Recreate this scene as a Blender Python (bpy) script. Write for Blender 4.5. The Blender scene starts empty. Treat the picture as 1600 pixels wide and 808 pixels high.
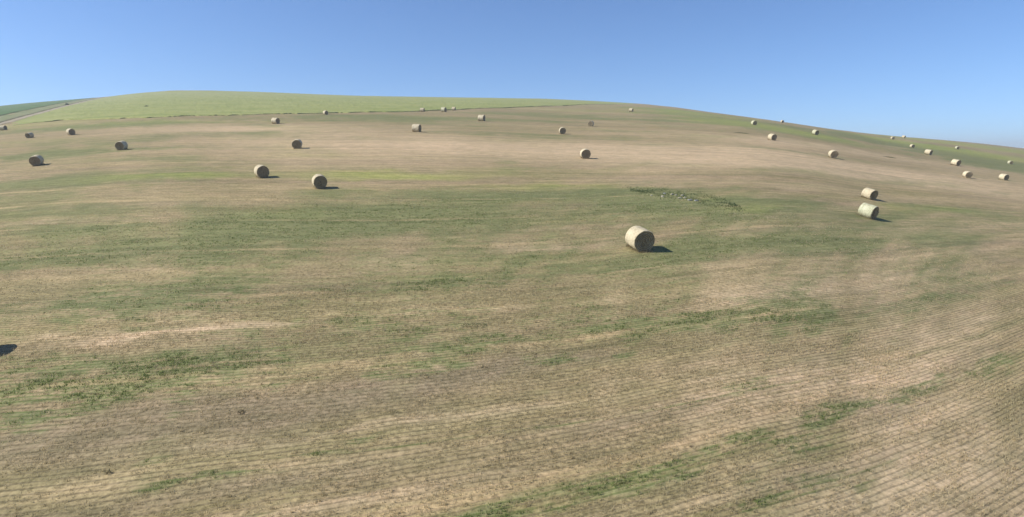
import bpy, math, random
import numpy as np
from mathutils import Matrix, Vector

random.seed(7); rng = np.random.default_rng(7)
scene = bpy.context.scene
C = scene.collection

# ------------------------------------------------------------------ camera
CAM_Z, F, CX, CY, EYE = 11.3, 900.0, 800.0, 404.0, 240.0     # metres / photo pixels
PITCH = math.atan((CY - EYE) / F)
cd = bpy.data.cameras.new('camera'); cam = bpy.data.objects.new('camera', cd); C.objects.link(cam)
cam.location = (0, 0, CAM_Z); cam.rotation_euler = (math.pi/2 - PITCH, 0, 0)
cd.sensor_width = 36; cd.lens = 36 * F / 1600; cd.clip_start = .1; cd.clip_end = 30000
scene.camera = cam

# ------------------------------------------------------------------ sky and sun
SUN_EL, SUN_X, SUN_Y = math.radians(40.5), -1.0, -.15
sd = Vector((SUN_X, SUN_Y, 0)).normalized() * math.cos(SUN_EL); sd.z = math.sin(SUN_EL)
world = bpy.data.worlds.new('World'); scene.world = world; world.use_nodes = True
nt = world.node_tree; bg = nt.nodes['Background']
sky = nt.nodes.new('ShaderNodeTexSky'); sky.sky_type = 'NISHITA'; sky.sun_disc = False
sky.sun_elevation = SUN_EL; sky.sun_rotation = math.atan2(sd.x, sd.y)
sky.altitude = 1200; sky.air_density = 1.0; sky.dust_density = .45; sky.ozone_density = 3.6
tc = nt.nodes.new('ShaderNodeTexCoord'); up = nt.nodes.new('ShaderNodeVectorMath'); up.inputs[1].default_value = (0, 0, .035)
nt.links.new(tc.outputs['Generated'], up.inputs[0]); nt.links.new(up.outputs[0], sky.inputs[0])
tint = nt.nodes.new('ShaderNodeMix'); tint.data_type = 'RGBA'; tint.blend_type = 'MULTIPLY'; tint.inputs[0].default_value = 1
tint.inputs[7].default_value = (.87, 1.04, 1.25, 1); nt.links.new(sky.outputs[0], tint.inputs[6]); nt.links.new(tint.outputs[2], bg.inputs[0]); bg.inputs[1].default_value = .088
sl = bpy.data.lights.new('sun', 'SUN'); sl.energy = 4.5; sl.angle = math.radians(.53); sl.color = (1, .95, .87)
so = bpy.data.objects.new('sun', sl); C.objects.link(so)
so.rotation_euler = sd.to_track_quat('Z', 'Y').to_euler()
scene.view_settings.view_transform = 'Standard'; scene.view_settings.look = 'None'
scene.view_settings.exposure = 0.5; scene.view_settings.gamma = 1

# ------------------------------------------------------------------ helpers
def lin(r, g, b):
    f = lambda c: (c/255/12.92) if c/255 <= .04045 else ((c/255+.055)/1.055)**2.4
    return (f(r), f(g), f(b), 1)

def noise(x, y, seed=0):
    x = np.asarray(x, float); y = np.asarray(y, float)
    xi = np.floor(x).astype(np.int64); yi = np.floor(y).astype(np.int64)
    fx = x - xi; fy = y - yi; fx = fx*fx*(3-2*fx); fy = fy*fy*(3-2*fy)
    def h(a, b):
        n = (a*374761393 + b*668265263 + seed*1274126177) & 0xffffffff
        n = ((n ^ (n >> 13)) * 1274126177) & 0xffffffff
        n = ((n ^ (n >> 16)) * 2246822519) & 0xffffffff
        return ((n ^ (n >> 15)) & 0xffff) / 65535.0
    return (h(xi,yi)*(1-fx)+h(xi+1,yi)*fx)*(1-fy) + (h(xi,yi+1)*(1-fx)+h(xi+1,yi+1)*fx)*fy

def fbm(x, y, seed=0, oc=4):
    s = 0; a = .5; t = 0
    for i in range(oc):
        s = s + a*noise(x*2**i+17.3*i, y*2**i-9.1*i, seed+i); t += a; a *= .5
    return s / t                                                    # 0..1

def ray(px, py):
    v = np.array([(px-CX)/F, 1.0, (CY-py)/F])
    c, s = math.cos(PITCH), math.sin(PITCH)
    d = np.array([v[0], v[1]*c + v[2]*s, -v[1]*s + v[2]*c])
    return math.atan2(d[0], d[1]), d[2]/math.hypot(d[0], d[1])      # azimuth, elevation tangent

# ------------------------------------------------------------------ the hill as a height function
def curve(pts):
    a = np.array([ray(x, y) for x, y in pts]); return a[:, 0], a[:, 1]
slope_pts = [(-400,175),(-150,152),(0,142),(150,132),(270,127),(450,127),(600,128),(750,131),(900,137),(1050,141),
             (1200,148),(1300,162),(1400,180),(1500,192),(1600,205),(1800,222),(2100,240)]
crest_pts = [(-400,205),(-150,182),(0,166),(50,160.5),(110,156),(155,152.3),(180,150),(215,145.5),(270,141.5),(330,141.5),
             (400,143.5),(480,147),(560,150),(650,151.5),(750,153),(850,154.5),(930,158),(1000,162),(1050,167),
             (1100,174),(1180,184.5),(1240,193),(1300,202),(1350,208),(1400,213),(1450,217),(1500,221),(1550,226),
             (1600,232),(1800,250),(2100,262)]
AZ = np.radians(np.arange(-180, 180.01, .25))
def extend(az, t, side, back):
    a = np.concatenate([[-math.pi, math.radians(-110), math.radians(-75)], az, [math.radians(75), math.radians(110), math.pi]])
    b = np.concatenate([[back, back, side], t, [side, back, back]])
    v = np.interp(AZ, a, b)
    return v
def smooth(v, n):
    k = np.hanning(2*n+3)[1:-1]; k /= k.sum()
    return np.convolve(np.pad(v, n, mode='edge'), k, 'valid')
a1, t1 = curve(slope_pts); a2, t2 = curve(crest_pts)
S_T = smooth(extend(a1, t1, .0, -.07), 14)
K_T = smooth(extend(a2, t2, -.04, -.12), 3)
R1 = 130.0
def raw(S, k, r):
    d = np.maximum(0, r-R1)
    z = S*r - k*d*d
    rl = R1 + (S+.09)/(2*k)                                         # from here on a straight fall
    zl = S*rl - k*(rl-R1)**2
    return np.where(r > rl, zl - .09*(r-rl), z)
rr = np.geomspace(60, 1400, 500)
lo = np.full(len(AZ), 1e-6); hi = np.full(len(AZ), 5e-3)
for _ in range(40):
    m = np.sqrt(lo*hi)
    T = ((raw(S_T[:,None], m[:,None], rr[None]) - CAM_Z)/rr[None]).max(1)
    up = T > K_T
    lo = np.where(up, m, lo); hi = np.where(up, hi, m)
K_V = smooth(np.log(np.sqrt(lo*hi)), 2); K_V = np.exp(K_V)

def height(x, y, bumps=True):
    x = np.asarray(x, float); y = np.asarray(y, float)
    r = np.hypot(x, y); az = np.arctan2(x, y)
    S = np.interp(az, AZ, S_T); k = np.interp(az, AZ, K_V)
    z = raw(S, k, r)
    z = np.where(z < -25, -25 - 20*(1-np.exp(-(-25-z)/20)), z)
    if bumps:
        z = z + (fbm(x/14, y/9, 31, 3)-.5)*.35*np.clip(r/60, .3, 1) + (fbm(x/2.2, y/1.6, 47, 2)-.5)*.07
    return z

def hit(px, py):
    az, T = ray(px, py)
    r = np.arange(8, 900, .05); x = r*math.sin(az); y = r*math.cos(az)
    t = (height(x, y) - CAM_Z)/r
    w = np.nonzero(t >= T)[0]
    i = w[0] if len(w) else int(np.argmax(t))
    return float(x[i]), float(y[i]), float(height(x[i], y[i]))

ROW = .25
# mowing rows: phi is constant along a row, u runs along it
def A_(x):
    xc = np.clip(x, -19, 34)
    a = .325*xc + .0086*xc*xc
    return a + (x-xc)*(.325+.0172*xc)
def phi_(x, y):
    yy = np.asarray(y, float); e = np.exp(-np.clip(yy-20, -25, 400)/106)/(1+(np.maximum(0, yy-52)/45)**2)
    return y - A_(x)*e

# ------------------------------------------------------------------ patches of the field, in world metres
def patch(px, py, w, h, s):
    x, y, z = hit(px, py); d = y
    return (x, float(phi_(x, y)), w/F*d, h*d*d/(CAM_Z*F), s)
GREEN = [patch(*p) for p in [
 (170,500,260,26,.40),(600,500,200,24,.2),(60,600,120,26,.5),(230,585,110,16,.5),(720,545,60,12,.5),(640,578,50,12,.4),
 (300,420,520,90,.22),(800,335,600,28,.18),(1300,345,320,32,.26),(100,300,260,34,.30),(1050,440,500,60,.18),(150,600,260,60,.22),(1500,420,160,50,.2),(700,540,500,40,.15),(1000,300,300,12,.3),
 (110,600,150,26,.9),(230,572,90,12,.6),(60,560,60,14,.3),(30,640,60,14,.3),(720,545,70,13,1.5),(640,578,45,12,.7),(480,560,70,16,.35),(500,590,70,10,.45),
 (1040,505,90,16,1.0),(1250,486,80,18,1.2),(1120,490,60,14,.5),(970,525,40,14,.5),(1130,706,60,14,1.3),(1300,655,110,9,1.2),(1180,600,60,9,.6),(820,690,80,10,.5),(560,700,70,8,.5),(160,620,120,14,.6),(1480,470,70,8,.6),(900,560,60,9,.6),(1260,690,80,26,.9),(1550,570,90,12,1.2),(1440,610,80,9,.9),(1350,745,160,18,.5),(1200,780,90,16,.7),
 (950,750,110,20,1.2),(880,770,130,14,1.0),(1080,745,60,16,.5),(1180,745,40,12,.5),(690,785,90,10,.4),(380,740,70,9,.9),(280,722,40,8,.3),
 (250,465,160,20,.6),(80,480,90,22,.55),(330,450,110,16,.55),(640,455,110,12,.45),(180,395,200,12,.65),(110,360,160,10,.5),(330,372,130,14,.6),
 (600,350,200,14,.65),(500,338,200,9,.6),(660,325,130,7,.7),(930,420,200,12,.5),(800,405,130,9,.4),(700,440,100,10,.4),(1050,400,140,8,.35),
 (1150,380,150,9,.55),(1300,385,150,9,.45),(1500,375,130,10,.6),(1450,345,150,8,.5),(1530,440,80,10,.45),(1120,320,140,9,.9),(1000,305,80,6,.7),(1230,318,80,6,.6),(1560,335,90,9,.6),(1450,325,90,7,.6),
 (820,310,200,6,.6),(700,300,150,7,.5),(560,300,100,6,.5),(120,240,150,4,.6),(40,243,60,4,.7),(190,248,120,4,.5),(60,285,120,7,.5),(230,275,140,5,.5),
 (560,262,100,3,.45),(260,232,160,3,.3),(1000,298,100,3,.5),(1570,262,60,5,.7),(1500,243,70,5,.4),(1050,173,60,4,.9),(1120,186,60,5,.9),(1200,199,60,4,.9),(1270,211,50,3.5,.9),(1340,217,60,5,.9),(1400,222,50,5,.8),(1470,236,50,7,.7),(1540,248,60,9,.7),(1590,262,60,9,.7),
 (900,180,200,5,.5),(700,186,200,4,.5),(560,186,160,4,.5),(330,194,200,4,.5),(160,196,120,4,.7),(60,310,120,6,.3),
 (120,330,160,7,.35),(20,420,80,9,.5),(360,410,150,8,.35),(1400,480,70,10,.25),(560,500,80,8,.3),(450,620,80,10,.2),(820,625,70,7,.35),(1540,520,60,7,.3)]]
LIME = [patch(*p) for p in [
 (1520,226,120,4,.9),(1580,236,60,5,.9),(1440,219,60,3,.7),
 (1050,173,80,4,.9),(1150,192,80,5,.9),(1270,211,60,3.5,.9),(1400,220,60,4,.9),(1550,242,60,6,1.0),(1480,234,60,5,.8),(900,172,150,3,.4),(1180,325,80,5,.4),(60,195,100,6,.5),(300,190,250,3,.4),
 (590,272,110,5,1.0),(640,279,80,4,.6),(300,272,60,4,.7),(230,273,50,4,.4),(850,291,110,4,.6),(1090,312,70,4,.4),(1490,328,60,6,.45),(1380,322,60,4,.4),
 (500,243,60,2,.3),(30,222,60,3,.3)]]
TAN = [patch(*p) for p in [
 (1000,238,420,18,.75),(1300,262,350,16,.85),(1150,215,260,5,.7),(1400,248,150,8,.7),(700,225,250,12,.5),(1150,285,250,7,.6),(1480,290,160,7,.6),(400,205,200,7,.4),(250,200,200,5,.4),
 (190,534,36,10,1.2),(400,511,90,5,.5),(900,387,90,6,.6),(860,378,80,7,.4),(1350,440,220,18,.55),(1200,460,140,8,.5),(1250,600,240,16,.6),(1480,520,140,16,.5),
 (650,665,260,9,.5),(800,648,150,8,.6),(500,683,110,6,.6),(300,320,160,6,.45),(100,345,100,4,.4),(560,410,160,10,.4),(880,470,200,10,.4),(1000,590,160,10,.4),
 (1500,740,180,60,1.0),(1350,780,150,30,.8),(1400,600,200,25,.7),(1450,650,120,16,.6),(600,770,200,16,.3)]]
GREY = [patch(*p) for p in [(150,680,260,36,.5),(450,640,200,30,.4),(300,780,300,20,.4),(300,640,160,30,.7),(100,680,120,20,.7),(600,615,160,20,.7),(250,700,250,40,.4),(1000,650,200,18,.5),(1400,640,100,20,.7),
 (1400,720,80,20,.4),(700,590,120,16,.5),(500,740,160,18,.5),(60,335,70,5,.5),(850,560,80,12,.5),(30,610,40,10,.4),(1250,760,160,20,.5)]]
def swath(xa, ya, xb, yb, wd, s):
    A, B = hit(xa, ya), hit(xb, yb); return (A[0], float(phi_(A[0], A[1])), B[0], float(phi_(B[0], B[1])), wd, s)
SWATHS = [swath(*q) for q in [(40,530,460,506,.32,1.0),(460,506,760,478,.4,.5),(280,703,520,683,.16,.7),(520,676,760,652,.22,1.0),(740,652,900,634,.22,1.0),(900,636,1250,575,.22,.6),
  (1100,600,1330,565,.2,.7),(1250,560,1600,480,.35,.5),(0,712,280,700,.2,.4),(0,352,420,345,.5,.5),(820,360,1000,352,.6,.5),(780,392,960,384,.6,.8),(1020,425,1590,388,.6,.5),(1350,470,1600,425,.5,.4)]]
TRACKS = [swath(*q) for q in [(380,722,900,662,.10,1.0),(900,662,1150,615,.10,1.2),(1150,615,1600,497,.12,1.0),(1000,655,1300,590,.08,.6),(0,530,300,512,.12,.5),(700,478,1000,455,.15,.6),(200,415,600,395,.2,.6),(1000,455,1500,410,.18,.6),(900,350,1300,345,.3,.6)]]
def field(P, x, ph, y):
    s = np.zeros_like(x)
    wx = x + (fbm(x/5, y/4, 11, 3)-.5)*6; wp = ph + (fbm(x/4, y/3, 12, 3)-.5)*np.clip(y/14, .8, 7)
    for a, b, w, h, st in P:
        q = ((wx-a)/w)**2 + ((wp-b)/h)**2
        s = s + st*np.exp(-q*.75)
    return s
def fields(x, y):
    ph = phi_(x, y); st = np.clip(y/18, 1, 9)                       # far patches drawn out along the swaths
    n1 = fbm(x/(3.2*st), ph/(1.1*st**.8), 3, 5); n2 = fbm(x/(1.1*st), ph/(.45*st**.8), 5, 3); n3 = fbm(x/26, ph/7, 9, 4)
    g = field(GREEN, x, ph, y)
    far = np.clip((y-60)/80, 0, 1)
    band = fbm(x/70, ph/9, 33, 4)-.5
    g = np.clip(g*.98 + (n1-.5)*.7 + (n2-.5)*.75 + (n3-.5)*.6 + band*1.6*far + .05, 0, 1)
    g = np.clip((g-.42)*1.2+.40, 0, 1)
    near = np.clip((48-y)/20, 0, 1); rid = np.round((ph+(fbm(x/3.3, ph, 91, 2)-.5)*.10)/ROW)
    dash = noise(x/1.1+rid*3.7, rid*5.31, 41) + .6*noise(x/.35+rid*1.7, rid*2.3, 42) + .5*(noise(x/4.5, ph/1.1, 43)-.5)
    g = g*(1-near*.85) + near*.85*np.clip(g*np.clip((dash-.38)*1.7, 0, 1.45), 0, 1)
    l = np.clip(field(LIME, x, ph, y)*1.1 + (n1-.5)*.7 - .1, 0, 1)
    t = np.clip(field(TAN, x, ph, y)*1.0 + (fbm(x/(6*st), ph/(.8*st), 21, 4)-.5)*1.7, 0, 1.2)
    for x0, y0, x1, y1, wd, s_ in SWATHS:
        q0 = np.clip((x-x0)/(x1-x0), 0, 1); c_ = y0 + (y1-y0)*q0; fade = np.clip(np.minimum(x-x0+1, x1+1-x)/2, 0, 1)
        dd = (ph - c_ + (fbm(x/4, x*0, 81, 3)-.5)*.8)/wd
        br = np.clip((fbm(x/1.6, ph/.4, 82, 4)-.28)*2.6, 0, 1)
        s_ = s_*1.0; br = br*np.clip((fbm(x/9, ph/1.5, 83, 3)-.22)*3, .15, 1)
        t = t + s_*fade*np.exp(-dd*dd)*br
        t = np.clip(t, 0, 1.3); g = g*(1-.7*s_*fade*np.exp(-dd*dd*.6)*br)
    for x0, y0, x1, y1, wd, s_ in TRACKS:
        q0 = np.clip((x-x0)/(x1-x0), 0, 1); c_ = y0 + (y1-y0)*q0; fade = np.clip(np.minimum(x-x0+1, x1+1-x)/2, 0, 1)
        dd = (ph - c_ + (fbm(x/4, x*0, 84, 3)-.5)*.3)/wd; b_ = s_*fade*np.exp(-dd*dd)*np.clip((fbm(x/2, ph, 85, 3)-.25)*2.5, 0, 1)
        t = t*(1-.8*np.clip(b_, 0, 1)); g = np.clip(g + .45*b_, 0, 1)
    b = np.clip(field(GREY, x, ph, y)*1.0 + (fbm(x/9, ph/4, 23, 4)-.5)*.8, 0, .8)
    return g, l, t, b, ph

# ------------------------------------------------------------------ materials
class NT:
    def __init__(s, name, rough=.9, spec=.15):
        s.m = bpy.data.materials.new(name); s.m.use_nodes = True; s.t = s.m.node_tree
        s.b = s.t.nodes['Principled BSDF']; s.b.inputs['Roughness'].default_value = rough
        s.b.inputs['Specular IOR Level'].default_value = spec
    def n(s, k, **kw):
        o = s.t.nodes.new('ShaderNode'+k)
        for a, v in kw.items(): setattr(o, a, v)
        return o
    def l(s, a, b): s.t.links.new(a, b)
    def inp(s, sock, v):
        if hasattr(v, 'is_linked') or hasattr(v, 'links'): s.l(v, sock)
        else: sock.default_value = v
    def math(s, op, a, b=0, c=None, clamp=False):
        o = s.n('Math', operation=op, use_clamp=clamp); s.inp(o.inputs[0], a); s.inp(o.inputs[1], b)
        if c is not None: s.inp(o.inputs[2], c)
        return o.outputs[0]
    def ramp(s, v, lo, hi):
        o = s.n('MapRange', interpolation_type='SMOOTHSTEP'); s.inp(o.inputs[0], v); o.inputs[1].default_value = lo; o.inputs[2].default_value = hi
        return o.outputs[0]
    def mix(s, f, a, b, mode='MIX'):
        o = s.n('Mix', data_type='RGBA', blend_type=mode); s.inp(o.inputs[0], f); s.inp(o.inputs[6], a); s.inp(o.inputs[7], b)
        return o.outputs[2]
    def noise(s, vec, scale, detail=4, rough=.55, sx=1, sy=1, sz=1, off=0):
        mp = s.n('Mapping'); s.l(vec, mp.inputs[0]); mp.inputs['Scale'].default_value = (sx, sy, sz); mp.inputs['Location'].default_value = (off, off*.7, 0)
        o = s.n('TexNoise'); s.l(mp.outputs[0], o.inputs['Vector']); o.inputs['Scale'].default_value = scale
        o.inputs['Detail'].default_value = detail; o.inputs['Roughness'].default_value = rough
        return o.outputs[0]
    def attr(s, name): o = s.n('Attribute', attribute_name=name); return o.outputs['Fac']
    def bump(s, h, strength, dist):
        o = s.n('Bump'); s.l(h, o.inputs['Height']); o.inputs['Strength'].default_value = strength; o.inputs['Distance'].default_value = dist
        s.l(o.outputs[0], s.b.inputs['Normal'])
    def col(s, c): s.l(c, s.b.inputs['Base Color'])

def field_material():
    M = NT('mown_hay_field', .95, .08)
    uv = M.n('UVMap', uv_map='rows').outputs[0]; ob = M.n('TexCoord').outputs['Object']
    sp = M.n('SeparateXYZ'); M.l(uv, sp.inputs[0]); V = sp.outputs[1]
    g, l, t, b = [M.attr(k) for k in ('green', 'lime', 'tan', 'grey')]
    fine = M.noise(ob, 5.5, 5, .65); clump = M.noise(uv, 1.4, 4, .6, .55, 1.6, 1); streak = M.noise(uv, 1.0, 4, .6, .06, 1.3, 1, 5)
    wide = M.noise(uv, .5, 3, .55, .03, .55, 1, 9)
    huge = M.noise(uv, .11, 4, .6, .12, .9, 1, 4)
    straw = M.mix(M.ramp(streak, .35, .68), (.225, .200, .105, 1), (.315, .275, .155, 1))
    straw = M.mix(M.ramp(wide, .38, .66), straw, (.270, .222, .138, 1))
    straw = M.mix(M.math('MULTIPLY', M.ramp(huge, .50, .68), .7), straw, (.225, .215, .110, 1))
    straw = M.mix(M.math('MINIMUM', M.math('MULTIPLY', t, .7), 1), straw, (.500, .400, .275, 1))
    straw = M.mix(M.math('MULTIPLY', b, .75), straw, (.235, .195, .145, 1))
    grn = M.mix(M.ramp(clump, .4, .62), (.132, .150, .070, 1), (.180, .200, .100, 1))
    grn = M.mix(M.ramp(wide, .4, .7), grn, (.148, .176, .084, 1))
    gm = M.math('ADD', g, M.math('MULTIPLY', M.math('SUBTRACT', clump, .5), .9))
    gm = M.ramp(M.math('ADD', gm, M.math('MULTIPLY', M.math('SUBTRACT', fine, .5), .5)), .02, 1.05)
    c = M.mix(M.math('MULTIPLY', gm, .85), straw, grn)
    c = M.mix(M.math('MULTIPLY', l, .8), c, (.270, .310, .095, 1))
    # drilled rows: thin soil gaps between the stubble lines
    wob = M.math('MULTIPLY', M.math('SUBTRACT', M.noise(uv, 1.5, 3, .6, .3, 1, 1), .5), .22)
    row = M.math('SINE', M.math('MULTIPLY', M.math('ADD', V, wob), 2*math.pi/ROW))
    brk = M.ramp(M.noise(uv, 2.2, 4, .6, .35, 1.1, 1, 3), .22, .48)
    rm = M.math('MULTIPLY', M.ramp(row, .15, .95), brk)
    soil = M.mix(M.ramp(fine, .4, .6), (.115, .100, .062, 1), (.175, .148, .098, 1))
    soil = M.mix(M.ramp(M.math('ADD', g, M.math('MULTIPLY', M.math('SUBTRACT', clump, .5), 1.2)), .12, .55), soil, (.085, .120, .042, 1))
    c = M.mix(M.math('MULTIPLY', rm, M.math('SUBTRACT', .72, M.math('MULTIPLY', t, .25))), c, soil)
    # swath lines left by the mower and baler, about nine metres apart
    sw = M.math('PINGPONG', M.math('ADD', V, M.math('MULTIPLY', M.noise(uv, .35, 2, .5, .12, 1, 1, 2), 3.5)), 4.4)
    sm = M.math('MULTIPLY', M.ramp(sw, .55, .05), M.ramp(M.noise(uv, .8, 4, .6, .2, 1.2, 1, 7), .42, .62))
    c = M.mix(M.math('MULTIPLY', sm, .4), c, (.44, .34, .21, 1))
    sw2 = M.math('ABSOLUTE', M.math('SUBTRACT', sw, 1.1))
    sm2 = M.math('MULTIPLY', M.ramp(sw2, .22, .03), M.ramp(M.noise(uv, .8, 4, .6, .2, 1.2, 1, 12), .45, .62))
    c = M.mix(M.math('MULTIPLY', sm2, .5), c, (.12, .115, .055, 1))
    # specks of straw and clods
    c = M.mix(1.0, c, M.mix(M.ramp(fine, .3, .72), (.78, .78, .76, 1), (1.30, 1.30, 1.30, 1)), 'MULTIPLY')
    c = M.mix(1.0, c, (1.08, 1.0, .92, 1), 'MULTIPLY')
    fs = M.noise(uv, .42, 5, .66, .055, 1.0, 1, 31); fm = M.noise(uv, 1.1, 4, .65, .40, 1.2, 1, 37)
    c = M.mix(1.0, c, M.mix(M.ramp(fs, .30, .70), (.84, .87, .85, 1), (1.16, 1.13, 1.13, 1)), 'MULTIPLY')
    c = M.mix(1.0, c, M.mix(M.ramp(fm, .30, .70), (.83, .86, .82, 1), (1.17, 1.14, 1.15, 1)), 'MULTIPLY')
    M.col(c)
    hgt = M.math('ADD', M.math('MULTIPLY', fine, .9), M.math('ADD', M.math('MULTIPLY', clump, .8), M.math('MULTIPLY', rm, -.45)))
    M.bump(hgt, .4, .14)
    return M.m

def build_mesh(name, v, f, mat, parent=None, smooth_=False, uv=None, attrs=None, link=True):
    me = bpy.data.meshes.new(name)
    v = np.asarray(v, np.float32); f = np.asarray(f, np.int32); n = f.shape[1]
    me.vertices.add(len(v)); me.vertices.foreach_set('co', v.ravel())
    me.loops.add(f.size); me.loops.foreach_set('vertex_index', f.ravel())
    me.polygons.add(len(f)); me.polygons.foreach_set('loop_start', np.arange(0, f.size, n, dtype=np.int32))
    me.update(calc_edges=True)
    if smooth_: me.polygons.foreach_set('use_smooth', np.ones(len(f), bool))
    if uv is not None:
        L = me.uv_layers.new(name='rows'); L.data.foreach_set('uv', np.asarray(uv, np.float32)[f.ravel()].ravel())
    for k, a in (attrs or {}).items():
        at = me.attributes.new(k, 'FLOAT', 'POINT'); at.data.foreach_set('value', np.asarray(a, np.float32))
    me.materials.append(mat); me.validate()
    if not link: return me
    o = bpy.data.objects.new(name, me); C.objects.link(o); o.parent = parent
    return o

def grid_faces(nr, nc, wrap=False):
    i = np.arange(nr-1)[:, None]; j = np.arange(nc if wrap else nc-1)[None]
    a = i*nc + j; b = i*nc + (j+1) % nc
    return np.stack([a, b, b+nc, a+nc], -1).reshape(-1, 4)

# ------------------------------------------------------------------ ground sheet
az_f = np.radians(np.arange(-46, 46.01, .125))
az_all = np.concatenate([az_f, np.radians(np.arange(49, 313.1, 3))])
ys = np.concatenate([[2400, 1700], np.arange(1250, 22, -2.0), np.arange(22, 8, -.6)])
r_all = np.concatenate([CAM_Z*F/ys, np.geomspace(1350, 3500, 10)])
Rg, Ag = np.meshgrid(r_all, az_all, indexing='ij')
X = Rg*np.sin(Ag); Y = Rg*np.cos(Ag); Z = height(X, Y)
g, l, t, b, ph = fields(X.ravel(), Y.ravel())
MF = field_material()
vv = np.stack([X.ravel(), Y.ravel(), Z.ravel()], 1)
fc = grid_faces(len(r_all), len(az_all), True)
cap = len(vv); vv = np.vstack([vv, [0, 0, float(height(0, .01))]])
nc = len(az_all); j = np.arange(nc); capf = np.stack([np.full(nc, cap), (j+1) % nc, j, j], 1)
app = lambda a: np.append(a, 0)
ground = build_mesh('hay_field', vv, fc[:, ::-1], MF, smooth_=True,
    uv=np.stack([app(X.ravel()), app(ph)], 1), attrs=dict(green=app(g), lime=app(l), tan=app(t), grey=app(b)))
ground['kind'] = 'structure'

# ------------------------------------------------------------------ track, verge and crop field at the left
def drape(name, rows, mat, lift, lump=0, seed=0, n=60, m=4, skirt=False):
    """rows: two polylines of photo points walked over the ground; the strip between them is laid on the hill"""
    lines = []
    for pl in rows:
        w = np.array([hit(*p)[:2] for p in pl]); d = np.r_[0, np.cumsum(np.hypot(*np.diff(w, axis=0).T))]
        q = np.linspace(0, d[-1], n); lines.append(np.stack([np.interp(q, d, w[:,0]), np.interp(q, d, w[:,1])], 1))
    v = []
    for k in range(m):
        f_ = k/(m-1); p = lines[0]*(1-f_) + lines[1]*f_
        z = height(p[:,0], p[:,1]) + lift + (lump*fbm(p[:,0]/2.5, p[:,1]/2.5, seed, 3) if lump else 0)
        if skirt and k in (0, m-1): z = z - lift - lump - .05
        v.append(np.column_stack([p, z]))
    return build_mesh(name, np.vstack(v), grid_faces(m, n), mat, smooth_=True)

def simple_mat(name, c1, c2, scale, stretch=(1,1,1), lo=.35, hi=.65, bump=.3, bd=.1):
    M = NT(name, .95, .08); ob = M.n('TexCoord').outputs['Object']
    a = M.noise(ob, scale, 5, .6, *stretch); c = M.mix(M.ramp(a, lo, hi), (*c1, 1), (*c2, 1))
    M.col(c); M.bump(a, bump, bd); return M.m
M_track = simple_mat('dirt_track', (.26,.215,.14), (.36,.31,.22), .5)
M_crop = simple_mat('young_crop', (.062,.118,.036), (.092,.150,.048), .12)
M_verge = simple_mat('verge_weeds', (.095,.095,.045), (.16,.15,.08), 1.2)
M_margin = simple_mat('grass_margin', (.14,.165,.065), (.215,.215,.11), .25)
M_uncut = simple_mat('uncut_grass', (.205,.235,.072), (.285,.290,.108), .10, (.4,1.6,1))

# real ground directions of the boundary, taken where it meets the frame and the crest
def world_pt(az, r): return np.array([r*math.sin(az), r*math.cos(az)])
pA = np.array(hit(0, 192)[:2]); pB = np.array(hit(150, 154.5)[:2])
dirv = (pB-pA)/np.linalg.norm(pB-pA); nrm = np.array([-dirv[1], dirv[0]])      # nrm points left, to the crop
Ltot = np.linalg.norm(pB-pA)
def strip(name, o0, o1, mat, lift, m=4, lump=0, skirt=False, back=60, fwd=160, n=160):
    s = np.linspace(-back, Ltot+fwd, n); v = []
    for k in range(m):
        of = o0 + (o1-o0)*k/(m-1)
        p = pA[None] + dirv[None]*s[:,None] + nrm[None]*(of + (fbm(s/9, s*0+k*0, 5, 3)-.5)[:,None]*.8*(lump>0))
        z = height(p[:,0], p[:,1]) + lift + (lump*fbm(p[:,0]/2, p[:,1]/2, 6, 3) if lump else 0)
        if skirt and k in (0, m-1): z = height(p[:,0], p[:,1]) - .1
        v.append(np.column_stack([p, z]))
    return build_mesh(name, np.vstack(v), grid_faces(m, n), mat, smooth_=not skirt)
trk = strip('dirt_track', -4.2, -.6, M_track, .10); trk['kind'] = 'structure'
vg = strip('roadside_weeds', -.6, 1.8, M_verge, .08, m=6, lump=.35, skirt=True)
vg['kind'] = 'stuff'; vg['label'] = 'dark strip of weeds beside the dirt track at the far left'; vg['category'] = 'weeds'
mg = strip('grass_margin', 1.8, 15, M_margin, .08, m=8); mg['kind'] = 'structure'
crop = strip('crop_field', 15, 330, M_crop, .16, m=60, lump=.3, back=160, fwd=260, n=200)
crop['kind'] = 'structure'

# ------------------------------------------------------------------ standing grass above the mown edge
edge = [(20,196),(45,193),(100,188),(170,186),(230,184.5),(340,181),(480,177.5),(560,176),(620,175.3),(650,174.5),(720,171.5),(800,168.3),(880,165.3),(930,163),(990,163.5)]
ew = np.array([hit(*p)[:2] for p in edge]); ea = np.arctan2(ew[:,0], ew[:,1]); er = np.hypot(ew[:,0], ew[:,1])
aa = np.radians(np.arange(math.degrees(ea[0]), math.degrees(ea[-1]), .05))
rb = np.interp(aa, ea, er) + (fbm(aa*60, aa*0, 71, 4)-.5)*5
vs = []; nr = 80
for k in range(nr):
    f_ = max(0, k-1)/(nr-2); r = rb*(1+f_**1.8*4.2); x = r*np.sin(aa); y = r*np.cos(aa)
    hgt = .12 + .5*np.clip(fbm(x/3.5, y/3.5, 72, 3)-.25, 0, 1); hgt = hgt*np.clip((aa-aa[0])/.05, .05, 1)*np.clip((aa[-1]-aa)/.10, .02, 1)
    z = height(x, y) + hgt + (fbm(x/2.5, y/2.5, 73, 3)-.5)*.15
    if k == 0: z = height(x, y) - .1
    vs.append(np.column_stack([x, y, z]))
V_ = np.vstack(vs); fcs = grid_faces(nr, len(aa))
ctr = V_[fcs].mean(1)[:, :2] - pA; keep = (ctr @ nrm) < -4.6                     # stops at the track
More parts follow.
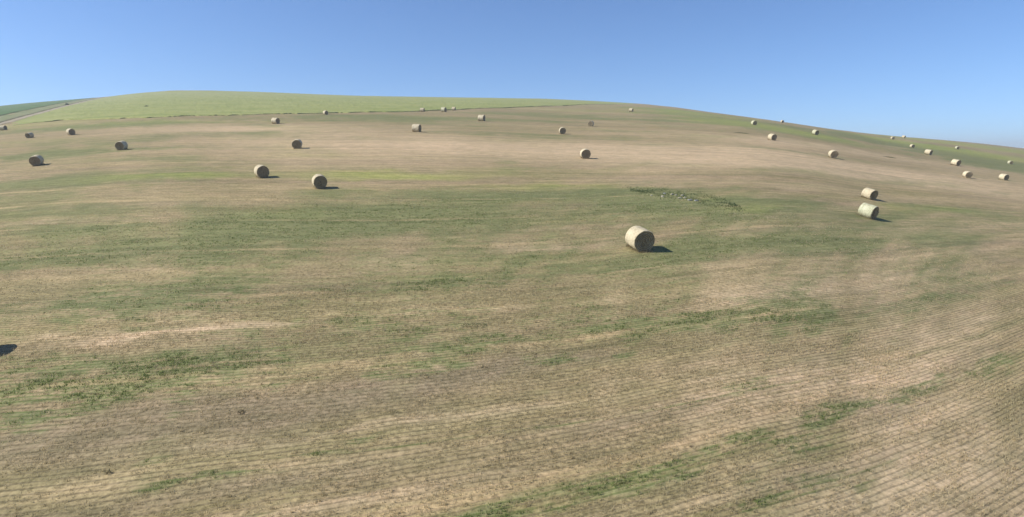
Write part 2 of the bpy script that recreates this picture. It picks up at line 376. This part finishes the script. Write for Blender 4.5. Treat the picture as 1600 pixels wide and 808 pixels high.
uc = build_mesh('uncut_grass', V_, fcs[keep][:, ::-1], M_uncut, smooth_=False)
uc['kind'] = 'stuff'; uc['label'] = 'standing yellow green grass on the hilltop above the mown edge'; uc['category'] = 'grass'

# ------------------------------------------------------------------ stubble and regrowth, blade by blade
def blades(N, rmin, rmax, power, kind, hgt, wid, nb):
    az = np.radians(rng.uniform(-44, 44, N)); r = (rmin**power + rng.random(N)*(rmax**power - rmin**power))**(1/power)
    x = r*np.sin(az); y = r*np.cos(az); ph = phi_(x, y)
    wv = (fbm(x/3.3, ph, 91, 2)-.5)*.10
    tgt = (np.round((ph+wv)/ROW-.75)+.75)*ROW - wv
    tgt = tgt + rng.normal(0, .045 if kind == 'straw' else .06, N)
    y = y + (tgt-ph)*.93
    g, l, t, b, ph = fields(x, y)
    den = fbm(x/1.6, ph/.5, 93, 3)
    if kind == 'straw': ok = rng.random(N) < np.clip(1.5*(den-.2), .1, 1)*(1-.55*g)
    else: ok = rng.random(N) < np.clip((g-.38)*1.1, 0, .75)*np.clip(2.8*(den-.3), .03, 1)
    x, y, g, t = x[ok], y[ok], g[ok], t[ok]; n = len(x); z = height(x, y)
    rs = np.clip(r[ok]/22, .9, 2.2)
    V = np.zeros((n, nb, 3, 3)); tone = np.zeros((n, nb, 3))
    for k in range(nb):
        bx = x + rng.normal(0, .045, n)*rs; by = y + rng.normal(0, .03, n)*rs; th = rng.uniform(0, 2*math.pi, n)
        w = wid*rng.uniform(.6, 1.4, n)*rs; h = hgt*rng.uniform(.5, 1.3, n)
        le = rng.uniform(.1, .9, n)*h; la = rng.uniform(0, 2*math.pi, n)
        V[:,k,0] = np.stack([bx-np.cos(th)*w, by-np.sin(th)*w, z-.02], 1)
        V[:,k,1] = np.stack([bx+np.cos(th)*w, by+np.sin(th)*w, z-.02], 1)
        V[:,k,2] = np.stack([bx+np.cos(la)*le, by+np.sin(la)*le, z+h], 1)
        tone[:,k,:] = rng.random(n)[:,None]
    tv = np.repeat(t, nb*3)
    return V.reshape(-1, 3), np.arange(n*nb*3).reshape(-1, 3), dict(tone=tone.ravel(), tan=tv)
def blade_mat(name, c1, c2, c3):
    M = NT(name, .8, .2); a = M.attr('tone'); t = M.attr('tan')
    c = M.mix(a, (*c1, 1), (*c2, 1)); c = M.mix(M.math('MINIMUM', M.math('MULTIPLY', t, .6), 1), c, (*c3, 1)); M.col(c)
    tr = M.n('BsdfTranslucent'); M.l(c, tr.inputs[0]); ms = M.n('MixShader'); ms.inputs[0].default_value = .45
    out = M.t.nodes['Material Output']; M.l(M.b.outputs[0], ms.inputs[1]); M.l(tr.outputs[0], ms.inputs[2]); M.l(ms.outputs[0], out.inputs[0])
    return M.m
def merge(A, B):
    return np.vstack([A[0], B[0]]), np.vstack([A[1], B[1]+len(A[0])]), {k: np.r_[A[2][k], B[2][k]] for k in A[2]}
P = merge(blades(62000, 13, 34, 1.3, 'straw', .10, .010, 5), blades(50000, 34, 65, 1.2, 'straw', .06, .013, 4))
st = build_mesh('stubble', P[0], P[1], blade_mat('stubble_straw', (.36,.30,.165), (.56,.47,.28), (.60,.49,.30)), attrs=P[2])
st['kind'] = 'stuff'; st['label'] = 'dry straw stubble standing in drilled rows across the field'; st['category'] = 'stubble'
P = merge(blades(60000, 13, 34, 1.3, 'green', .09, .013, 6), blades(50000, 34, 60, 1.2, 'green', .055, .016, 4))
gr = build_mesh('green_regrowth', P[0], P[1], blade_mat('regrowth_leaf', (.130,.180,.050), (.240,.270,.095), (.21,.22,.10)), attrs=P[2])
gr['kind'] = 'stuff'; gr['label'] = 'low green regrowth in patches between the stubble rows'; gr['category'] = 'grass'

# ------------------------------------------------------------------ bales
def wrap_material(name, c1, c2):
    M = NT(name, .75, .2); ob = M.n('TexCoord').outputs['Object']; oi = M.n('ObjectInfo').outputs['Random']
    bands = M.noise(ob, 3.2, 4, .6, .25, 6, .25); fib = M.noise(ob, 26, 4, .7, .6, 3, .6); big = M.noise(ob, 1.6, 3, .6)
    c = M.mix(M.ramp(bands, .35, .66), (*c1, 1), (*c2, 1))
    c = M.mix(1.0, c, M.mix(M.ramp(fib, .32, .68), (.60,.57,.50,1), (1.24,1.24,1.22,1)), 'MULTIPLY')
    c = M.mix(M.math('MULTIPLY', M.ramp(big, .46, .66), .5), c, (.24,.185,.095,1))
    c = M.mix(M.math('MULTIPLY', oi, .35), c, (.34,.28,.165,1))
    M.col(c); M.bump(M.math('ADD', fib, M.math('MULTIPLY', bands, .7)), .5, .03); return M.m
def end_material():
    M = NT('bale_end_straw', .9, .1); ob = M.n('TexCoord').outputs['Object']
    sp = M.n('SeparateXYZ'); M.l(ob, sp.inputs[0])
    z = M.math('SUBTRACT', sp.outputs[2], .74)
    r = M.math('SQRT', M.math('ADD', M.math('MULTIPLY', sp.outputs[0], sp.outputs[0]), M.math('MULTIPLY', z, z)))
    ang = M.math('DIVIDE', M.math('ARCTAN2', z, sp.outputs[0]), 2*math.pi)
    n = M.noise(ob, 6, 4, .65); fib = M.noise(ob, 30, 3, .7)
    sw = M.math('SINE', M.math('MULTIPLY', M.math('ADD', M.math('ADD', M.math('MULTIPLY', r, 9), ang), M.math('MULTIPLY', n, .7)), 2*math.pi))
    c = M.mix(M.ramp(sw, -.6, .9), (.20,.155,.09,1), (.48,.40,.25,1))
    c = M.mix(M.ramp(n, .5, .72), c, (.17,.135,.08,1))
    c = M.mix(1.0, c, M.mix(M.ramp(fib, .3, .7), (.6,.6,.6,1), (1.3,1.3,1.3,1)), 'MULTIPLY')
    M.col(c); M.bump(M.math('ADD', M.math('MULTIPLY', sw, .5), M.math('ADD', fib, n)), .8, .05); return M.m
M_wrap = wrap_material('pale_net_wrap', (.52,.45,.31), (.69,.62,.45))
M_wrap_w = wrap_material('bleached_net_wrap', (.38,.40,.25), (.68,.68,.51))
M_end = end_material()
M_loose = blade_mat('loose_straw', (.28,.22,.12), (.50,.42,.26), (.5,.4,.25))

def bale_meshes(seed, mw):
    """axis along local Y, base at z = 0, diameter and width both about 1.5 m; slightly sagged underneath"""
    R, Lh = .75, .74
    rg = np.random.default_rng(seed); na, nl = 96, 34
    th = np.linspace(0, 2*math.pi, na, endpoint=False); s = np.linspace(-1, 1, nl)
    def rad(th, yy):
        e = np.clip((np.abs(yy)/Lh-.80)/.20, 0, 1)
        r = R*(1 - .055*e**2.2) + .007*np.sin(yy*34+seed) + (noise(th*3+seed*5, yy*3+40, seed)-.5)*.035 + (noise(th*9, yy*11+90, seed+3)-.5)*.012
        r = r + .014*np.cos(2*th+seed)
        return r
    def sag(x, z):
        zz = z + .735; zz = np.where(zz < .09, .02 + zz*.35 if False else np.maximum(zz*.5+.0, -.03), zz)
        x = x*(1+.035*np.exp(-((zz)/.35)**2))
        return x, zz
    T, Sg = np.meshgrid(th, s, indexing='ij'); T = T.T; Sg = Sg.T
    yy = Sg*Lh; r = rad(T, yy)
    wob = (noise(np.cos(T)*2+5, np.sin(T)*2+seed, seed+9)-.5)*.05
    x = r*np.cos(T); z = r*np.sin(T); x, z = sag(x, z)
    v = np.stack([x, yy + wob*np.abs(Sg)**3*np.sign(Sg), z], -1).reshape(-1, 3)
    wrap = build_mesh('net_wrap', v, grid_faces(nl, na, True), mw, smooth_=True, link=False)
    ends = []
    for sgn in (1, -1):
        nr_ = 22; q = np.linspace(0.0, 1, nr_); vs = []
        for k, f_ in enumerate(q):
            rr_ = rad(th, np.full(na, sgn*Lh))*max(f_, .004)
            x = rr_*np.cos(th); z = rr_*np.sin(th)
            sp_ = .022*np.sin(2*math.pi*(f_*6.5 + th/(2*math.pi)))*(f_ > .06)*(1-f_**6)
            ns = (noise(x*9+60, z*9+60, seed+20)-.5)*.06*(1-f_**8)
            dish = -.035*(1-f_**4)+.05*math.exp(-(f_/.12)**2)*.4
            w2 = (noise(np.cos(th)*2+5, np.sin(th)*2+seed, seed+9)-.5)*.05
            yy_ = sgn*(Lh + sp_ + ns + dish + w2*f_**2) if True else 0
            x, z = sag(x, z); vs.append(np.stack([x, np.broadcast_to(yy_, x.shape), z], -1))
        fe = grid_faces(nr_, na, True); fe = fe if sgn < 0 else fe[:, ::-1]
        ends.append(build_mesh('end_face', np.vstack(vs), fe, M_end, smooth_=True, link=False))
    # straw fringe at both rims and on the ground underneath
    n = 1500; V = np.zeros((n, 3, 3)); sg = rg.choice([-1, 1], n); ta = rg.uniform(0, 2*math.pi, n)
    low = rg.random(n) < .55; ta = np.where(low, -math.pi/2 + rg.normal(0, .35, n), ta)
    rf = R*np.where(rg.random(n) < .5, rg.uniform(.93, .99, n), rg.uniform(.2, .98, n)); bx = rf*np.cos(ta); bz = rf*np.sin(ta); bx, bz = sag(bx, bz)
    by = sg*(Lh - .03*(1-(rf/R)**4)+rg.normal(0, .01, n)); L_ = rg.uniform(.04, .15, n); dx = rg.normal(0, .6, n); dz = rg.normal(0, .6, n)-.3
    w = .006
    gs = rg.random(n) < .30                                         # straw and bent grass piled against the foot of the bale
    gx_ = rg.choice([-1, 1], n)*rg.uniform(.22, .62, n); gy_ = rg.uniform(-.86, .86, n); out_ = rg.random(n) < .5
    gx_ = np.where(out_, rg.uniform(-.5, .5, n), gx_); gy_ = np.where(out_, rg.choice([-1, 1], n)*rg.uniform(.74, .95, n), gy_)
    bx = np.where(gs, gx_, bx); by = np.where(gs, gy_, by); bz = np.where(gs, .01, bz)
    dz = np.where(gs, np.abs(dz)+.5, dz); L_ = np.where(gs, rg.uniform(.06, .17, n), L_); w = np.where(gs, .014, w)
    V[:,0] = np.stack([bx-w, by, bz], 1); V[:,1] = np.stack([bx+w, by, bz+w], 1)
    V[:,2] = np.stack([bx+dx*L_, by+sg*L_*.6, np.maximum(bz+dz*L_, .005)], 1)
    fr = build_mesh('straw_fringe', V.reshape(-1, 3), np.arange(3*n).reshape(-1, 3), M_loose, link=False,
                    attrs=dict(tone=np.repeat(rg.random(n), 3), tan=np.zeros(3*n)))
    return wrap, ends, fr
protos = []
for sd_, mw in ((1, M_wrap), (2, M_wrap), (3, M_wrap), (4, M_wrap_w)):
    w_, e_, f_ = bale_meshes(sd_, mw)
    root = bpy.data.objects.new('hay_bale', None); root.empty_display_size = .3
    kids = [bpy.data.objects.new('net_wrap', w_), bpy.data.objects.new('end_face', e_[0]), bpy.data.objects.new('end_face', e_[1]), bpy.data.objects.new('straw_fringe', f_)]
    for k_ in kids: k_.parent = root
    protos.append([root, kids, False])
def place_bale(px, y0, y1, yaw, variant, label, size=None):
    """px, y1: where it stands in the photo; yaw: how far the near end is turned to the right of the viewer"""
    x, y, z = hit(px, y1 - .04*(y1-y0))
    dist = math.hypot(x, y); depth = y
    d = math.atan(max(0, (y1-135))/F); yr = math.radians(yaw)
    dpx = (y1-y0)/(math.cos(d) + math.sin(d)*abs(math.cos(yr))*.85)
    sc = dpx*(depth*math.cos(PITCH)-(z-CAM_Z)*math.sin(PITCH))/F/1.5
    raw_ = sc; sc = min(1.27, max(.86, sc)) if size is None else size
    if size is None: sc *= 1-.15*((px-CX)/CX)**2
    root, kids, used = protos[variant]
    if used:
        r2 = root.copy(); ks = []
        for k_ in kids:
            c_ = k_.copy(); c_.parent = r2; ks.append(c_)
        root, kids = r2, ks
    protos[variant][2] = True
    C.objects.link(root)
    for k_ in kids: C.objects.link(k_)
    # push it back by its own radius so that its near edge, not its middle, stands at the photographed foot
    back = .55*sc*(abs(math.cos(yr))); ux, uy = x/dist, y/dist
    x += ux*back; y += uy*back; z = float(height(x, y)) - .02
    e = .8; gx = (float(height(x+e, y, True))-float(height(x-e, y, True)))/(2*e); gy = (float(height(x, y+e))-float(height(x, y-e)))/(2*e)
    N = Vector((-gx, -gy, 1)).normalized()
    to = Vector((-ux, -uy, 0)); right = Vector((uy, -ux, 0))
    ax = to*math.cos(yr) + right*math.sin(yr)                       # outward normal of the near end
    ax = (ax - N*ax.dot(N)).normalized(); X_ = ax.cross(N)
    M_ = Matrix((( X_.x, ax.x, N.x), (X_.y, ax.y, N.y), (X_.z, ax.z, N.z))).to_4x4()
    M_ = Matrix.Translation((x, y, z)) @ M_ @ Matrix.Scale(sc, 4)
    root.matrix_world = M_
    root['label'] = label; root['category'] = 'hay bale'; root['group'] = 'round hay bales lying about the mown field'
    return root
BALES = [
 (998,352.5,394,27,0,'large pale round bale nearest the camera with its dark end turned to the right'),
 (1353,316.8,341,63,3,'whitish bale turned side on, the lower of the close pair at the right'),
 (1356,292.6,311.8,52,0,'cream bale just above the whitish one in the close pair at the right'),
 (500,271.5,296,7,1,'bale with ringed brown end and pale left rim beside the bright green strip'),
 (410,256.5,279,12,2,'bale with dark round end and long shadow, left of the ringed brown one'),
 (60,240,259.5,-20,1,'nearest bale in the far left group, dark with a lit top'),
 (191.5,219,235,-26,2,'dark bale right of the far left group with a thin shadow to its right'),
 (465,217,233,-8,0,'brown ended bale behind the pair in the left middle of the field'),
 (914,232,248.5,10,0,'bale with pale glowing rim and ringed end in the middle of the tan band'),
 (1300,233.7,247.5,20,1,'pale bale with lit end on the tan slope above the close pair'),
 (1205.5,208.7,219.7,36,2,'pale bale with brown end on the tan slope, left of the greenish one'),
 (1273,202,211,40,3,'greenish white bale with dark end just under the right ridge'),
 (6,195,204,55,0,'bale at the left edge of the photo below the dirt track, side lit'),
 (47.5,206,216,-38,1,'low dark bale second from the left edge below the track'),
 (112,200,211.5,18,2,'dark fronted bale third from the left edge, alone on dry grass'),
 (431,184,194,48,0,'small bale on the upper left slope, pale left and dark right'),
 (509,173,179.7,25,1,'tiny bale right below the uncut hilltop grass, left of centre'),
 (660,169,175,70,2,'tiny dark ended bale left of the white one at the mown edge'),
 (693.5,168,175,55,3,'white sided bale standing on the mown edge near the hilltop'),
 (709,167.6,172.8,68,1,'tiny dark ended bale right of the white one at the mown edge'),
 (752.5,178,189.5,66,0,'bale with a narrow dark end below the hilltop, right of the mown edge trio'),
 (651,194.5,206.6,66,2,'tan bale with narrow dark end and short shadow, left of centre on the slope'),
 (878.5,199,210,6,1,'pale bale facing the camera with a separate looking shadow, left of a browner one'),
 (923,189,197.8,-12,2,'flat looking brown bale on the upper slope, above the pale facing one'),
 (986,169,174.8,70,0,'tiny dark speck of a bale close under the middle of the ridge'),
 (1177.5,188,196,25,3,'faint pale bale in the green strip under the ridge, right of centre'),
 (1221.7,187.6,192,30,1,'tiny dark bale standing on the skyline right of centre'),
 (1394,213,218,30,2,'tiny grey bale at the right ridge, left of the one on the skyline'),
 (1411.5,210.8,216,62,1,'tiny bale breaking the skyline far right'),
 (1424.5,225,231,35,0,'faint pale bale at the lower edge of the green strip far right'),
 (1449.5,232,242,62,1,'bale with dark right end, upper of the two side lit ones far right'),
 (1492,247.7,259,55,0,'bale with dark right end, lower and larger of the two side lit ones far right'),
 (1495,228,233.6,30,3,'tiny pale bale high on the green slope far right'),
 (1510,265.7,278.5,26,1,'pale bale with lit end and a small dark spot of shadow, lower far right'),
 (1567,270,281.7,48,2,'cream bale with brown end near the right edge of the photo'),
 (1577.7,250,257,30,3,'small pale bale on green grass by the right edge of the photo'),
]
for bdef in BALES: place_bale(*bdef)
# the bale whose shadow reaches in over the left edge
place_bale(-57, 495, 561, 60, 1, 'bale just outside the left edge, only its dark shadow tip is in the photo', size=1.03)

# ------------------------------------------------------------------ stony ditch with weeds
def plant_mesh(name, x, y, rad, h, n, mat, wid=.02, seed=0, sx=1.0):
    rg = np.random.default_rng(seed); z0 = float(height(x, y))
    a = rg.uniform(0, 2*math.pi, n); q = np.sqrt(rg.random(n)); bx = q*np.cos(a)*rad*sx; by = q*np.sin(a)*rad
    zz = height(x+bx, y+by)-z0; th = rg.uniform(0, math.pi, n); hh = h*rg.uniform(.35, 1.1, n)*(1-.5*q)
    z1 = hh*rg.uniform(0, .7, n); V = np.zeros((n, 3, 3)); w = wid*rg.uniform(.6, 1.5, n)
    V[:,0] = np.stack([bx-np.cos(th)*w, by-np.sin(th)*w, zz+z1], 1); V[:,1] = np.stack([bx+np.cos(th)*w, by+np.sin(th)*w, zz+z1+w*.4], 1)
    V[:,2] = np.stack([bx*1.12+rg.normal(0,.3,n)*hh, by*1.12+rg.normal(0,.3,n)*hh, zz+z1+hh*.5], 1)
    o = build_mesh(name, V.reshape(-1, 3), np.arange(3*n).reshape(-1, 3), mat, attrs=dict(tone=np.repeat(rg.random(n), 3), tan=np.zeros(3*n)))
    o.location = (x, y, z0); return o
M_weed = blade_mat('weed_leaf', (.050,.080,.030), (.110,.145,.055), (.1,.12,.05))
M_dry = blade_mat('dry_weed', (.05,.045,.025), (.13,.11,.06), (.1,.12,.05))
def ditch_weeds():
    line = [(985,297),(1010,300),(1035,303),(1065,306),(1090,310),(1115,314),(1135,318),(1152,322)]
    w = np.array([hit(*p)[:2] for p in line]); rg = np.random.default_rng(5); n = 3000
    q = rg.random(n)*(len(w)-1); i = np.floor(q).astype(int); f_ = (q-i)[:,None]; p = w[i]*(1-f_) + w[np.minimum(i+1, len(w)-1)]*f_
    wd = np.interp(q/(len(w)-1), [0,.15,.35,.55,.75,1], [.9,.9,1.7,2.0,1.7,1.2])
    p = p + np.stack([rg.normal(0,.3,n), rg.normal(0,1,n)*wd*1.5], 1)
    ok = fbm(p[:,0]/1.1, p[:,1]/.7, 61, 3) > .42; p = p[ok]; n = len(p)
    z = height(p[:,0], p[:,1]); th = rg.uniform(0, math.pi, n); hh = rg.uniform(.05,.17,n); ww = rg.uniform(.015,.04,n); V = np.zeros((n,3,3))
    V[:,0] = np.stack([p[:,0]-np.cos(th)*ww, p[:,1]-np.sin(th)*ww, z], 1); V[:,1] = np.stack([p[:,0]+np.cos(th)*ww, p[:,1]+np.sin(th)*ww, z], 1)
    V[:,2] = np.stack([p[:,0]+rg.normal(0,.08,n), p[:,1]+rg.normal(0,.08,n), z+hh], 1)
    o = build_mesh('ditch_weeds', V.reshape(-1,3), np.arange(3*n).reshape(-1,3), M_weed, attrs=dict(tone=np.repeat(rg.random(n),3), tan=np.zeros(3*n)))
    o['kind'] = 'stuff'; o['label'] = 'dark green weeds along the stony hollow in the middle of the field'; o['category'] = 'weeds'
ditch_weeds()
def rock(px, py, w, hgt, seed, label, mat):
    w *= .62; hgt *= .7
    x, y, z = hit(px, py); rg = np.random.default_rng(seed); nu, nv = 14, 9; v = []
    for a in np.linspace(-.5*math.pi+.02, .5*math.pi-.02, nv):
        for b_ in np.linspace(0, 2*math.pi, nu, endpoint=False):
            d = np.array([math.cos(a)*math.cos(b_), math.cos(a)*math.sin(b_), math.sin(a)])
            f_ = .8 + .45*float(noise(d[0]*1.6+seed*3.1, d[1]*1.6+d[2]*2.1+9, seed))
            d = d*f_; d = np.clip(d, -.82, .78); v.append((d[0]*w, d[1]*w*.62, d[2]*hgt))
    o = build_mesh('rock', np.array(v), grid_faces(nv, nu, True), mat); o.location = (x, y, z+hgt*.25); o.rotation_euler = (0, 0, rg.uniform(-.5, .5))
    o['label'] = label; o['category'] = 'rock'; o['group'] = 'pale stones in the weedy hollow'
M_rock = simple_mat('pale_stone', (.30,.27,.20), (.44,.40,.31), 4)
M_rockg = simple_mat('grey_stone', (.20,.20,.185), (.32,.32,.30), 4)
for a in [(1018,306,.20,.16,1,'small white stone, leftmost in the weedy hollow',M_rock),
          (1035,308,.30,.22,2,'white stone on the lower edge of the weedy hollow, left of the long white one',M_rock),
          (1038,303,.30,.16,3,'grey white stone at the upper left of the hollow',M_rockg),
          (1050,304.5,.34,.20,4,'pale flat stone at the upper middle of the hollow',M_rock),
          (1056,305.5,.26,.15,5,'pale stone touching the right side of the upper middle one',M_rock),
          (1066,306,.34,.18,6,'pale stone at the upper right of the hollow',M_rock),
          (1062,310,.42,.17,7,'longest white stone, low in the middle of the hollow',M_rock),
          (1070,309.5,.26,.15,8,'small white stone at the right tip of the longest one',M_rock),
          (1078,313,.50,.16,9,'broad dull grey stone right of the white stones',M_rockg),
          (1088,314,.45,.15,10,'dull grey stone at the right end of the stones',M_rockg)]:
    rock(*a)

# ------------------------------------------------------------------ odd weeds and shrubs one can pick out
def clump(px, py, rad, h, n, name, label, cat, mat, wid=.02, seed=0, sx=1.0):
    x, y, z = hit(px, py); o = plant_mesh(name, x, y, rad, h, n, mat, wid, seed, sx); o['label'] = label; o['category'] = cat
clump(377,646,.14,.14,80,'weed_clump','small dark weed alone in the grey stubble at the lower left','weed',M_dry,.012,1)
clump(170,741,.06,.26,30,'dry_stalk','thin upright dry stalk near the bottom left of the field','weed',M_dry,.010,2)
clump(742,510,.35,.14,160,'weed_clump','dark green weed tuft with a shadow line in the middle foreground','weed',M_weed,.02,3,1.8)
clump(105,164.5,.9,2.0,420,'shrub','small dark shrub standing beside the dirt track at the far left','shrub',M_weed,.10,4)
clump(229,167,.9,.9,260,'shrub','tiny dark shrub alone in the uncut hilltop grass','shrub',M_weed,.08,5)
clump(1158,208,1.0,.25,500,'weed_clump','flat dark weed patch on the tan slope below the faint pale bale','weed',M_weed,.05,6,2.2)
clump(1390,246,.7,.2,500,'weed_clump','flat dark weed patch on the tan slope at the far right','weed',M_weed,.05,7,2.4)

# ------------------------------------------------------------------ summer haze in the air
def haze_box():
    lo_, hi_ = (-3600, -3600, -60), (3600, 3600, 75)
    v = [(x, y, z) for z in (lo_[2], hi_[2]) for y in (lo_[1], hi_[1]) for x in (lo_[0], hi_[0])]
    f = [(0,2,3,1),(4,5,7,6),(0,1,5,4),(2,6,7,3),(0,4,6,2),(1,3,7,5)]
    m = bpy.data.materials.new('haze'); m.use_nodes = True; t = m.node_tree; t.nodes.clear()
    o = t.nodes.new('ShaderNodeOutputMaterial'); p = t.nodes.new('ShaderNodeVolumePrincipled')
    p.inputs['Color'].default_value = (1, 1, 1, 1); p.inputs['Density'].default_value = .00034; p.inputs['Anisotropy'].default_value = .2
    t.links.new(p.outputs[0], o.inputs['Volume'])
    ob = build_mesh('haze', v, f, m); ob['kind'] = 'stuff'
haze_box()
